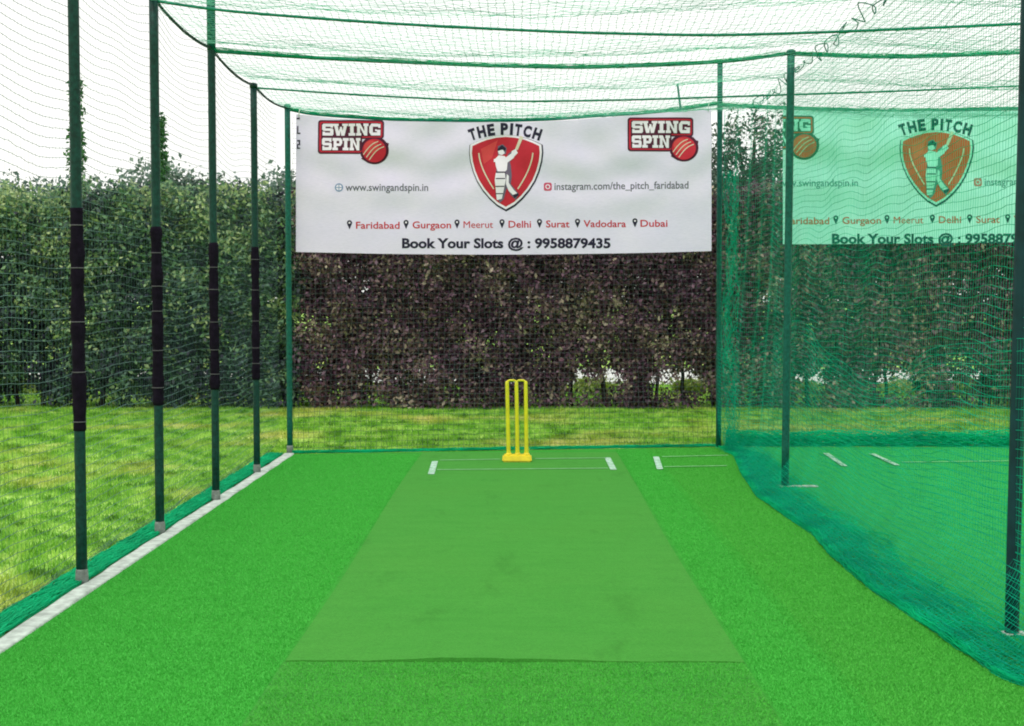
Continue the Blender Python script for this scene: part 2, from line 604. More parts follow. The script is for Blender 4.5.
# ------------------------------------------------------------------ foliage
def leaves(centers, per, sig, size, asp=.5, tint_c=None, tint_j=.16, flat=0., up=.25, zmin=None):
    """leaf-sized folded faces gathered round clump centres"""
    n = len(centers) * per
    c = np.repeat(centers, per, 0) + np.clip(rng.normal(size=(n, 3)), -1.5, 1.5) * sig
    if tint_c is None:
        tint_c = rng.uniform(.1, .9, len(centers))
    t = np.clip(np.repeat(tint_c, per) + rng.normal(size=n) * tint_j, 0, 1)
    if zmin is not None:
        ok = c[:, 2] > zmin + rng.uniform(0, .12, n)
        c, t = c[ok], t[ok]
        n = len(c)
    d = rng.normal(size=(n, 3))
    d[:, 2] -= up
    d /= np.linalg.norm(d, axis=1)[:, None]
    u = rng.normal(size=(n, 3))
    u[:, 2] += up * 2
    s = np.cross(d, u)
    s /= np.linalg.norm(s, axis=1)[:, None] + 1e-9
    nn = np.cross(s, d)
    L = size * rng.uniform(.6, 1.35, n)
    w = L * asp * .5
    p0 = c
    p1 = c + d * (L * .5)[:, None] + s * w[:, None] + nn * (L * .12)[:, None]
    p2 = c + d * L[:, None]
    p3 = c + d * (L * .5)[:, None] - s * w[:, None] + nn * (L * .12)[:, None]
    V = np.stack([p0, p1, p2, p3], 1).reshape(-1, 3)
    F = (np.arange(n) * 4)[:, None] + np.array([0, 1, 2, 3])
    return V, F, np.repeat(t, 4)


def stem_tube(x, y, z1, r0, lean=.15, k=6):
    p = [(x, y, -.05)]
    for i in range(1, 6):
        f = i / 5
        p.append((x + lean * f * random.uniform(.3, 1) + random.uniform(-.03, .03), y + random.uniform(-.06, .06), z1 * f))
    return MB().tube(spline(p, 12), np.linspace(r0, r0 * .5, 12), k)


HY = g(400, 407, 0).y               # foot of the hedge
HTOP = 3.15


def make_hedge(name, x0, x1, mat, label, nclump, per, ztop, zlow, tint_fn, size, nstem, gaps=()):
    root = empty(name, ((x0 + x1) / 2, HY + .5, 0))
    tag(root, label, 'hedge')
    loc = np.array(root.location)
    x = rng.uniform(x0, x1, nclump)
    z = zlow + (ztop - zlow) * rng.uniform(0, 1, nclump)
    front = HY + .15 * sn(x * 2.1, z * 2.6, 11) + .10 * sn(x * 5.2, z * 6, 12)
    depth = rng.uniform(0, 1, nclump) ** 1.7
    y = front + depth * .95
    top = ztop + .10 * sn(x * 2.2, y * 0, 13) + .06 * sn(x * 6.2, y * 0, 14)
    ok = z < top - .05
    low = zlow + .08 * sn(x * 2.6, x * 0, 15)
    ok &= z > low - .02
    for pa, pb in gaps:
        xa, xb = (pa - 522) * HY / FPX, (pb - 522) * HY / FPX
        inside = np.clip(np.minimum(x - xa, xb - x) / .12, 0, 1)
        lo_, hi_ = .09, .09 + .46 * inside * (1 + .35 * np.sin(x * 17))
        ok &= ~((z > lo_) & (z < hi_))
    c = np.column_stack([x, y, z])[ok]
    t = tint_fn(c)
    V, F, T = leaves(c, per, .085, size, .55, t, .17)
    add('foliage', mesh_np('foliage', V - loc, F, mat, False, T), root)
    for i in range(nstem):
        xs = x0 + (x1 - x0) * (i + .5) / nstem + random.uniform(-.12, .12)
        for q in range(1):
            o = stem_tube(xs - loc[0], HY + random.uniform(.2, .6) - loc[1], random.uniform(1.0, 1.5), random.uniform(.022, .045), random.uniform(-.25, .25)).obj('stem', M['bark'], root)
    return root


XS = at(292, 300, HY).x


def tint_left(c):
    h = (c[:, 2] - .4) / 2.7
    return np.clip(.40 + .22 * sn(c[:, 0] * 3.1, c[:, 2] * 3.4, 21) + .46 * (h - .5) + rng.normal(size=len(c)) * .24, 0, 1)  # tint rises with height: the hedge's lit top is put into leaf colour


def tint_right(c):
    b = (rng.uniform(size=len(c)) < .06) * rng.uniform(.15, .4, len(c))
    return np.clip(.36 + .22 * sn(c[:, 0] * 3.3, c[:, 2] * 3.6, 22) + b + rng.normal(size=len(c)) * .2, 0, 1)


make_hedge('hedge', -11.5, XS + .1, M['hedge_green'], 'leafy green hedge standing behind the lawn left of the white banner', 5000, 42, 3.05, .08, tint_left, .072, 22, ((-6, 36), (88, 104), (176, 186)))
make_hedge('hedge', XS + .12, 10.2, M['hedge_dark'], 'dark purplish hedge running behind the cricket net below the white banner', 8600, 42, 3.05, .02, tint_right, .070, 36,
           ((560, 628), (650, 716), (745, 770), (792, 838), (872, 935), (948, 1000), (360, 380), (446, 462)))

# low pale shrubs glimpsed under the dark hedge
def shrub(px, wpx, top, Y, label):
    c = at(px, 380, Y)
    hgt = at(px, top, Y).z
    wd = wpx / FPX * Y
    root = empty('shrub', (c.x, Y, 0))
    tag(root, label, 'shrub', 'pale shrubs beyond the dark hedge')
    n = 46
    cc = np.column_stack([rng.normal(size=n) * wd * .24, rng.normal(size=n) * .15, rng.uniform(.05, 1, n) ** .8 * hgt])
    cc[:, 2] *= 1 - .5 * np.abs(cc[:, 0]) / wd
    V, F, T = leaves(cc, 26, .05, .085, .5, None, .2, zmin=-.02)
    add('foliage', mesh_np('foliage', V, F, M['bright_leaf'], False, T), root)
    for q in range(2):
        stem_tube(random.uniform(-.1, .1), 0, hgt * .8, .012, random.uniform(-.15, .15), 5).obj('stem', M['bark'], root)


for px, w, top, lab in ((592, 52, 382, 'pale green low shrub seen under the dark hedge just right of the yellow stumps'),
                        (685, 42, 384, 'pale green low shrub under the dark hedge beside the right back post'),
                        (900, 60, 384, 'pale green low shrub under the hedge behind the second lane'),
                        (968, 40, 383, 'pale green low shrub under the hedge near the right edge'),
                        (805, 36, 386, 'pale green low shrub under the hedge behind the teal divider net'),
                        (372, 22, 392, 'small pale shrub under the dark hedge left of the stumps'),
                        (25, 60, 380, 'pale shrub at the foot of the green hedge at the left edge')):
    shrub(px, w, top, 21.6, lab)


def tree(name, px, Y, ztop, zcrown, rad, nclump, per, sig, size, mat, label, shape='round', trunk=.09):
    x = at(px, 300, Y).x
    root = empty(name, (x, Y, 0))
    tag(root, label, 'tree')
    c = rng.normal(size=(nclump * 3, 3))
    c /= np.linalg.norm(c, axis=1)[:, None]
    c *= (rng.uniform(0, 1, len(c)) ** .45)[:, None]
    if shape == 'round':
        zc, hz = (ztop + zcrown) / 2, (ztop - zcrown) / 2
        lump = 1 + .28 * sn(c[:, 0] * 3 + 4, c[:, 2] * 3, 31)
        c = np.column_stack([c[:, 0] * rad * lump, c[:, 1] * rad * lump, zc + c[:, 2] * hz * lump])
        keep = sn(c[:, 0] * 2.3, c[:, 2] * 2.6, 33) > -.38
        c = c[keep][:nclump]
    else:
        f = rng.uniform(0, 1, len(c)) ** 1.25
        w = rad * (1 - f) ** .8 * (.9 + .25 * np.sin(f * 30))
        c = np.column_stack([c[:, 0] * w, c[:, 1] * w, zcrown + f * (ztop - zcrown)])[:nclump]
    V, F, T = leaves(c, per, sig, size, .5, rng.uniform(.15, .8, len(c)), .15)
    cr = add('crown', mesh_np('crown', V, F, mat, False, T), root)
    tr = MB()
    tp = spline([(0, 0, -.1), (.04, .02, zcrown * .5), (-.03, 0, zcrown), (.02, .02, zcrown + (ztop - zcrown) * .75)], 16)
    tr.tube(tp, np.linspace(trunk, trunk * .3, 16), 8)
    if shape == 'round':
        for q in range(9):
            a = q * 2.4
            s0 = tp[8 + q % 6]
            e = np.array([math.cos(a) * rad * .7, math.sin(a) * rad * .7, zcrown + (ztop - zcrown) * random.uniform(.35, .85)])
            tr.tube(spline([s0, (s0 + e) / 2 + np.array([0, 0, .15]), e], 8), np.linspace(trunk * .4, .008, 8), 6)
    tr.obj('trunk', M['bark'], root)
    return root


tree('tree', 752, 22.5, 4.6, 2.6, .9, 130, 34, .10, .085, M['tree_leaf'], 'dark leafy tree rising above the hedge between the two banners')
tree('slender_tree', 79, 24.5, 5.5, 1.4, .24, 130, 26, .06, .10, M['slim_leaf'], 'slim pointed tree rising above the hedge behind the leftmost post', 'cone', .05)
tree('slender_tree', 162, 24.5, 4.8, 1.4, .17, 100, 26, .05, .10, M['slim_leaf'], 'shorter slim pointed tree above the hedge behind the second post from the left', 'cone', .05)
tree('shrub_tree', 196, 21.2, 3.4, 1.5, .7, 150, 70, .10, .075, M['tree_leaf'], 'bushy dark tree just above the hedge top between second and third posts')

# far wood, its haze put into the pale leaf colours
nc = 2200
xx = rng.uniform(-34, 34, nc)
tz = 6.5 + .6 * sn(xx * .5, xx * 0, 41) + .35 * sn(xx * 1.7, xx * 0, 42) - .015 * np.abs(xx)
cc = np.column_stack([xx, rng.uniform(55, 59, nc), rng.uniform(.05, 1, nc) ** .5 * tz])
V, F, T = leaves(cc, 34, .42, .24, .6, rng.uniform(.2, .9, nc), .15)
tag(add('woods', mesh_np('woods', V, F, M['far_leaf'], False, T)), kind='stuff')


# ------------------------------------------------------------------ posts
def make_post(name, base, top_z, r, mat, label, pad=None, foot=True, lean=(0, 0), cap=True, plate=False, upper=None):
    root = empty(name, (base.x, base.y, 0))
    tag(root, label, 'post', 'upright pipe posts of the net cages')
    lx, ly = lean
    MB().tube([(lx * t, ly * t, top_z * t - (.05 if t == 0 else 0)) for t in np.linspace(0, 1, 12)], r, 20).obj('pipe', mat, root)
    if cap:
        MB().tube([(lx, ly, top_z - .03), (lx, ly, top_z + .004), (lx, ly, top_z + .012)], [r * 1.18, r * 1.18, r * .7], 20).obj('cap', mat, root)
    if pad:
        z0, z1 = pad
        zz = np.linspace(z0, z1, 60)
        rr = r * 1.22 + .0032 * np.sin(zz * 19 + base.y) + .0022 * np.sin(zz * 47 + base.y * 3)
        rr[0] = rr[-1] = r * 1.04
        ties = np.linspace(z0 + .1, z1 - .12, 5) + rng.uniform(-.06, .06, 5)
        for tz_ in ties:
            rr -= .0025 * np.exp(-((zz - tz_) / .02) ** 2)
        rr = np.maximum(rr, r * 1.1)
        P = np.column_stack([lx * zz / top_z + .001 * np.sin(zz * 7 + base.y * 2), ly * zz / top_z + 0 * zz, zz])
        po = MB().tube(P, rr, 20).obj('padding', M['padding'], root)
        for tz_ in ties:
            i = int(np.argmin(abs(zz - tz_)))
            cx = P[i]
            q = [(cx[0], cx[1], tz_ - .0025), (cx[0], cx[1], tz_ + .0025)]
            MB().tube(q, rr[i] + .0022, 20).obj('tie', M['tie'], po)
    if upper:
        MB().tube([(0, 0, upper), (0, 0, (upper + top_z) / 2), (0, 0, top_z - .06)], r * 1.12, 20).obj('extension_pipe', M['post_bright'], root)
    if foot:
        zz = [-.03, .04, .065, .075]
        MB().tube([(0, 0, z) for z in zz], [r * 1.2, r * 1.16, r * 1.1, r * 1.02], 16).obj('foot', M['cement'], root)
    if plate:
        MB().box((-.05, -.03, .002), (.26, .03, .012)).obj('base_plate', M['kerb'], root, False)
    return root


def scale_z(base_py, py):
    return CAMZ * (base_py - py) / (base_py - 300.0)


b = g(82, 583)
tops = {}
make_post('post', g(82, 583), 3.36, .0285, M['post'], 'nearest left post, dark green with a long black foam sleeve, reaching out of frame', (.80, 1.955))
make_post('post', g(160, 533), 3.385, .0285, M['post'], 'second nearest left post, black sleeve, slim tree behind its top', (.815, 1.94))
make_post('post', g(216, 500), 3.95, .028, M['post'], 'middle left post, black sleeved, its bright top rising past the roof net', (.82, 1.90), upper=3.30)
make_post('post', g(257, 473), 3.30, .028, M['post'], 'green left post next to the back corner post, its sleeve ending at grass height', (.80, 1.93))
make_post('post', g(290, 453), 3.34, .028, M['post_bright'], 'bare green back corner post at the left end of the white banner', None)
make_post('post', g(718.5, 447), 3.86, .027, M['post_bright'], 'tall bare green post at the right end of the white banner', None, False, (-.012, 0))
make_post('post', g(785, 487), 3.42, .030, M['post_bright'], 'bare green post between the two lanes, seen through the divider net', None, False, (.015, 0), True, True)
make_post('post', g(1011.5, 635), 3.36, .0305, M['post_navy'], 'large dark teal post at the right edge behind the divider net', (.9, 2.0) if False else None, False, (.03, 0), True, True)

# thin stake behind the banner
sx0, sx1 = at(682, 120, 13.42), at(677.5, 84, 13.42)
st = MB()
dx = (sx1.x - sx0.x) / (sx1.z - sx0.z)
st.tube([(sx0.x - dx * (sx0.z - 2.06), 13.42, 2.06), (sx0.x, 13.42, sx0.z), (sx1.x, 13.42, sx1.z)], [.014, .012, .010], 8)
tag(st.obj('stake', M['post_bright']), 'thin leaning green stick poking up from behind the right end of the banner', 'stake')

# ------------------------------------------------------------------ ropes
def rope(path, r, label, mat='rope', n=60, fuzz=0, cat='rope'):
    P = spline(path, n)
    mb = MB()
    mb.tube(P, r, 8)
    o = mb.obj('rope', M[mat])
    tag(o, label, cat, 'ropes holding up the nets')
    if fuzz:
        f = bundle(P, fuzz, .02, .03, .0022, 1.0, n * 2)
        f.obj('gathered_net', M['net_teal'], o)
    return o


def px_path(pts, Y0, Y1):
    x0, x1 = pts[0][0], pts[-1][0]
    return [at(x, y, Y0 + (Y1 - Y0) * (x - x0) / (x1 - x0)) for x, y in pts]


Y2 = g(160, 533).y
Y3 = g(216, 500).y
Y4 = g(257, 473).y
YR2 = g(785, 487).y
rope(px_path([(155, 1), (220, 10), (300, 17), (400, 24), (540, 31), (640, 34), (718, 35), (800, 33), (880, 30), (1040, 23)], Y2, Y2), .009, 'thin green cross rope overhead, topmost of the four, hanging from the second left post')
rope(px_path([(213, 51), (300, 57), (400, 62), (500, 66), (600, 67), (718, 62), (786, 54)], Y3, YR2), .013, 'thicker green cross rope sagging from the middle left post to the divider post', fuzz=14)
rope(px_path([(787, 54), (900, 57), (1040, 52)], YR2, YR2), .013, 'green cross rope over the second lane, tied to the divider post top', fuzz=12)
rope(px_path([(257, 88), (380, 96), (500, 101), (620, 100), (720, 97), (780, 95), (900, 91), (1040, 85)], Y4, Y4), .008, 'thin green cross rope just above the banner, from the left post beside the corner')
rope(px_path([(285, 109), (320, 115), (400, 120), (470, 121), (540, 120), (600, 116), (660, 112), (718, 104)], 13.12, 13.5), .012, 'green rope along the top edge of the white banner', fuzz=16)
rope(px_path([(718, 105), (780, 108), (900, 111), (1020, 109), (1160, 107)], 13.55, 13.7), .016, 'green rope along the top edge of the second banner', fuzz=18)

# side top rope, sagging from post to post
pts = []
lp = [Vector((-2.3, 4.0, 3.36)), Vector((-2.3, 5.5, 3.36))] + [Vector((q.x, q.y, z)) for q, z in ((g(82, 583), 3.34), (g(160, 533), 3.36), (g(216, 500), 3.31), (g(257, 473), 3.29), (g(290, 453), 3.32))]
for p, q in zip(lp[:-1], lp[1:]):
    for t in np.linspace(0, 1, 8)[:-1]:
        v = p.lerp(q, t)
        v.z -= .045 * 4 * t * (1 - t)
        pts.append(v)
pts.append(lp[-1])
o = MB().tube(pts, .007, 8).obj('rope', M['rope_dark'])
tag(o, 'dark edge rope looping from post top to post top along the left side', 'rope', 'ropes holding up the nets')
bundle(pts, 8, .012, .02, .002, 1, 140).obj('gathered_net', M['rope_dark'], o)

# zigzag lacing between the two roofs
P = []
XT = 2.23
n = 90
for i in range(n):
    f = i / (n - 1)
    y = 5.5 + (13.35 - 5.5) * f
    P.append((XT + .03 * math.sin(i * 2.1) + random.uniform(-.025, .025), y + .012 * math.cos(i * 1.3), 3.335 + .045 * math.sin(i * 1.7) + random.uniform(-.03, .03)))
o = MB().tube(spline(P, 400), .0042, 5).obj('lacing_cord', M['post_bright'])
tag(o, 'dark zigzag lacing cord joining the two net roofs above the divider', 'cord')

# ------------------------------------------------------------------ nets
CELL = .05


def jit(P, a=.004):
    return P + rng.normal(size=P.shape) * a


# left side net
ys = np.arange(3.5, BL.y, CELL)
zs = np.arange(0.0, 3.36, CELL)
Yg, Zg = np.meshgrid(ys, zs, indexing='ij')
Xg = -2.335 + .007 * sn(Yg * 1.7, Zg * 1.4, 51)
sagl = .03 * sn(Yg * 1.1, Zg * .8, 52) - .075 * np.abs(np.sin((Yg - 7.06) / 1.52 * PI)) * (Zg / 3.3) ** 4
# the foot is blown a little outwards and lies on the ground
low = np.clip((.12 - Zg) / .12, 0, 1)
Xg = Xg - .12 * low
root = empty('side_net', (-2.335, 8, 0))
tag(root, 'long green side net hung between the left posts, lawn behind it', 'net')
off = np.array(root.location)
V, F = net_arrays(jit(np.stack([Xg, Yg, np.maximum(Zg + sagl, .004)], -1), .0014), .0016, 3, .0007)
add('mesh_panel', mesh_np('mesh_panel', V - off, F, M['net_left']), root)
hp = [(-2.37, y, .0) for y in np.linspace(3.5, BL.y - .02, 40)]
hb = bundle(hp, 150, .075, .022, .0026, 1.2, 260)
ho = hb.obj('gathered_hem', M['net_teal'], root)
ho.data.transform(Matrix.Translation(-root.location))

# back net of the first lane
yb = lambda x: back_y(x) + .0
xs = np.arange(BL.x, BR.x, CELL)
zs = np.arange(0, 3.3, CELL)
Xg, Zg = np.meshgrid(xs, zs, indexing='ij')
Yg = BL.y + .06 + .2 * np.clip(Zg / .9, 0, 1) + slope * (Xg - BL.x) + .02 * sn(Xg * 1.8, Zg * 1.8, 53)
sg = -.10 * np.sin((Xg - BL.x) / (BR.x - BL.x) * PI) * (Zg / 3.3) ** 3 + .012 * sn(Xg * 2, Zg * 2, 54)
root = empty('back_net', (0, BL.y, 0))
tag(root, 'fine back net behind the stumps, closing the first lane', 'net')
off = np.array(root.location)
V, F = net_arrays(jit(np.stack([Xg, Yg, np.maximum(Zg + sg, .004)], -1), .003), .0017)
add('mesh_panel', mesh_np('mesh_panel', V - off, F, M['net_back']), root)
hp = [(x, BL.y + slope * (x - BL.x) + .06, 0.0) for x in np.linspace(BL.x, BR.x, 30)]
ho = bundle(hp, 26, .03, .03, .003, 1, 200).obj('gathered_hem', M['net_teal'], root)
ho.data.transform(Matrix.Translation(-root.location))

# back net of the second lane
xs = np.arange(BR.x, 7.4, CELL)
Xg, Zg = np.meshgrid(xs, zs, indexing='ij')
Yg = BR.y + .2 + .02 * sn(Xg * 1.8, Zg * 1.8, 55)
root = empty('back_net', (4.5, BR.y + .1, 0))
tag(root, 'back net of the second lane, its teal foot bunched on the grass', 'net')
off = np.array(root.location)
V, F = net_arrays(jit(np.stack([Xg, Yg, Zg + .004], -1), .003), .0017)
add('mesh_panel', mesh_np('mesh_panel', V - off, F, M['net_back']), root)
hp = [(x, BR.y + .08, 0.0) for x in np.linspace(BR.x + .05, 7.4, 30)]
ho = bundle(hp, 90, .06, .17, .004, 1, 220).obj('gathered_hem', M['net_foot'], root)
ho.data.transform(Matrix.Translation(-root.location))


# roof nets
def roof(x0, x1, label, seed):
    xs = np.arange(x0, x1 + .001, CELL)
    ys = np.arange(3.5, 13.4, CELL)
    Xg, Yg = np.meshgrid(xs, ys, indexing='ij')
    u = (Xg - x0) / (x1 - x0)
    rope_y = np.array([5.53, 7.06, Y2, Y3, Y4, 13.2])
    ph = np.interp(Yg, rope_y, np.arange(6))
    Zg = 3.345 - .10 * np.sin(u * PI) - .055 * np.abs(np.sin(ph * PI)) + .015 * sn(Xg * 1.5, Yg * 1.5, seed)
    root = empty('roof_net', ((x0 + x1) / 2, 8, 3.3))
    tag(root, label, 'net')
    V, F = net_arrays(jit(np.stack([Xg, Yg, Zg], -1)), .0014)
    add('mesh_panel', mesh_np('mesh_panel', V - np.array(root.location), F, M['net_roof']), root)


roof(-2.3, 2.2, 'pale green roof net sagging overhead above the stumps lane', 56)
roof(2.26, 6.8, 'roof net overhead above the second lane at the right', 57)

# divider net between the lanes: hangs from the roof edge, sweeps out over the turf at the foot
foot_px = [(735, 456), (741, 474), (757, 497), (774, 509), (790, 520), (813, 535), (830, 556), (870, 590), (905, 613), (930, 631), (960, 652), (1024, 692)]
fp = np.array([tuple(g(*p)) for p in foot_px])
fo = np.argsort(fp[:, 1])
fy, fx = fp[fo, 1], fp[fo, 0]


def foot_x(y):
    return np.interp(y, fy, fx, left=2.0)


ys = np.arange(3.6, BR.y + .02, CELL * .72)
prof = []
Ltot = 3.95
ss = np.arange(0, Ltot, CELL * .9)


def profile(s, xt, xb):
    """s metres of net from the roof down -> x, z (arrays)"""
    zb = .30
    hang = 3.34 - zb
    w = xt - xb
    x = np.where(s < hang, xt - .05 * (s / hang) ** 2, 0)
    z = np.where(s < hang, 3.34 - s, 0)
    arc = math.hypot(.30, .30) * 1.08
    t = np.clip((s - hang) / arc, 0, 1)
    x2 = (xt - .05) - (w - .05) * (1 - np.cos(t * PI / 2)) * .5 - (w - .05) * .5 * t
    z2 = .30 * (1 - t) ** 1.6 + .018
    t3 = np.clip((s - hang - arc) / max(.05, Ltot - hang - arc), 0, 1)
    x3 = xb + t3 * .36
    z3 = .008 + .02 * np.abs(np.sin(t3 * 9))
    x = np.where(s < hang, x, np.where(s < hang + arc, x2, x3))
    z = np.where(s < hang, z, np.where(s < hang + arc, z2, z3))
    return x, z


G = np.zeros((len(ys), len(ss), 3))
for i, y in enumerate(ys):
    xt = 2.21
    endf = np.clip((y - 12.3) / 1.2, 0, 1)
    xb = float(foot_x(y)) + .012 * math.sin(y * 9) + .008 * math.sin(y * 23)
    x, z = profile(ss, xt - .2 * endf, xb)
    G[i, :, 0] = x
    G[i, :, 1] = y
    G[i, :, 2] = z
hz = np.clip(G[:, :, 2] / .4, .15, 1)
G[:, :, 0] += .012 * sn(G[:, :, 1] * 1.4, G[:, :, 2] * 1.2, 58) * hz
G[:, :, 0] += .014 * np.sin(G[:, :, 1] * 2 * PI / .42 + G[:, :, 2] * 1.5) * np.clip((G[:, :, 1] - 11.6) / .8, 0, 1) * hz
G[:, :, 2] += (.05 * sn(G[:, :, 1] * 1.0, G[:, :, 2] * .7, 59) + .02 * sn(G[:, :, 1] * 3.1, G[:, :, 2] * 2.2, 60)) * np.clip((G[:, :, 2] - .05) / .6, 0, 1) * np.clip((3.34 - G[:, :, 2]) / .5, 0, 1)
G[:, :, 2] = np.maximum(G[:, :, 2], .006)
root = empty('divider_net', (2.1, 8, 0))
tag(root, 'bright teal divider net between the lanes, its foot spread over the turf', 'net')
off = np.array(root.location)
V, F = net_arrays(jit(G, .0011), .0015, 3, .00095)
add('mesh_panel', mesh_np('mesh_panel', V - off, F, M['net_part']), root)
# slack second layer in the lower half: the surplus net doubled back up
ys2 = np.arange(3.6, BR.y - .02, .030)
t2 = np.linspace(0, 1, 40)
G2 = np.zeros((len(ys2), len(t2), 3))
for i, y in enumerate(ys2):
    xb = float(foot_x(y)) + .05
    endf = np.clip((y - 12.3) / 1.2, 0, 1)
    xt = 2.17 - .2 * endf
    topz = 1.15 + .16 * math.sin(y * 1.3) + .03 * math.sin(y * 3.7)
    z = .015 + (topz - .015) * t2 ** 1.5
    f = np.clip(z / .34, 0, 1)
    G2[i, :, 0] = xb + (xt - xb) * f ** .7 + .012 * math.sin(y * 5) * np.clip(z, 0, 1)
    G2[i, :, 1] = y + .05 * z * math.sin(y * .9)
    G2[i, :, 2] = z + .02 * np.sin(y * 2.1 + z * 5) * np.clip(z / .3, 0, 1)
G2[:, :, 2] = np.maximum(G2[:, :, 2], .006)
V, F = net_arrays(jit(G2, .0007), .0015, 3, .0004)
add('slack_panel', mesh_np('slack_panel', V - off, F, M['net_part']), root)
# gathered foot lying on the turf
mb = MB()
for lay, (dxx, cnt, lat, ver, rad) in enumerate(((.03, 60, .035, .022, .0024), (.15, 52, .13, .02, .0017), (.34, 16, .13, .015, .0015))):
    hp = [(float(foot_x(y)) + dxx * (1 if y < 12 else max(.3, 1 - (y - 12) * .5)), y, .004) for y in np.linspace(3.6, BR.y - .05, 44)]
    q = bundle(hp, cnt, lat, ver, rad, 1.3, 300)
    mb.v += q.v
    mb.f += [f + mb.n for f in q.f] if False else [f + mb.n for f in q.f]
    mb.n += q.n
ho = mb.obj('gathered_hem', M['net_foot'], root)
ho.data.transform(Matrix.Translation(-root.location))
# folds gathered along the back end of the divider
gp = [(BR.x + .07 + .02 * math.sin(z * 4), BR.y - .15, z) for z in np.linspace(.05, 2.75, 30)]
ho = bundle(gp, 26, .075, .10, .0018, 1.4, 130, 'y').obj('gathered_end', M['net_part'], root)
ho.data.transform(Matrix.Translation(-root.location))

# ------------------------------------------------------------------ wicket
wb = g(517, 462.5)
root = empty('wicket', (wb.x, wb.y, .007))
tag(root, 'yellow plastic cricket stumps on a low base at the far end of the mat', 'wicket')
PX = FPX / wb.y
hgt = .735
bx = 15.0 / PX
bm = bmesh.new()
bmesh.ops.create_cube(bm, size=1)
for v in bm.verts:
    v.co.x *= 2 * bx
    v.co.y *= .11 if v.co.z < 0 else .075
    v.co.z = (v.co.z + .5) * .07
    if v.co.z > .03:
        v.co.x *= .95
bmesh.ops.bevel(bm, geom=bm.edges[:], offset=.014, segments=3, affect='EDGES')
me = bpy.data.meshes.new('base')
bm.to_mesh(me)
bm.free()
me.materials.append(M['yellow_base'])
add('base', me, root)
tx, bxs = [-10 / PX, -.6 / PX, 8.7 / PX], [-8.3 / PX, .6 / PX, 9.6 / PX]
for a, c in zip(bxs, tx):
    zz = [.06, .075, .1, .4, .70, .728, .737]
    P = [(a + (c - a) * z / hgt, 0, z) for z in zz]
    sp = MB().tube(P, [.0235, .021, .0185, .0178, .0172, .016, .010], 16).obj('stump', M['yellow'], root)
    MB().tube([(a, 0, .05), (a, 0, .072), (a, 0, .082)], [.029, .029, .022], 16).obj('socket', M['yellow_base'], sp)
for i in range(2):
    a, c = tx[i], tx[i + 1]
    P = [(a - .004, 0, hgt - .006), (a + (c - a) * .2, 0, hgt + .006), ((a + c) / 2, 0, hgt + .008), (a + (c - a) * .8, 0, hgt + .006), (c + .004, 0, hgt - .006)]
    MB().tube(spline(P, 14), [.007, .008, .0085, .009, .0105, .0105, .0105, .0105, .0105, .0105, .009, .0085, .008, .007], 10).obj('bail', M['yellow'], root)

# ------------------------------------------------------------------ banners
BM = {}
def flat(name, col, rough=.55):
    BM[name] = simple('print_' + name, col, rough, .06, 8, .25)
m, nt, bs = new_mat('banner_vinyl')
n1 = noise(nt, 3, 3)
n2 = noise(nt, 160, 2, .5, stretch=(.15, 1, 1.2))
c = ramp(nt, n1, [(.3, (.83, .71, .99)), (.7, (.87, .745, .995))])
nt.links.new(mixc(nt, 1.0, c, ramp(nt, n2, [(.3, (.93, .93, .94)), (.6, (1, 1, 1))]), 'MULTIPLY'), bs.inputs['Base Color'])
bs.inputs['Roughness'].default_value = .5
bs.inputs['Specular IOR Level'].default_value = .35
BM['vinyl'] = m
flat('ink', (.020, .014, .045))
flat('maroon', (.085, .008, .035))
flat('red', (.58, .020, .045))
flat('redlight', (.70, .06, .07))
flat('white', (.91, .79, .97))
flat('cream', (.72, .62, .52))
flat('grey', (.10, .10, .14))
flat('shade', (.16, .12, .20))
flat('pink', (.62, .07, .16))
flat('blue', (.22, .30, .55))


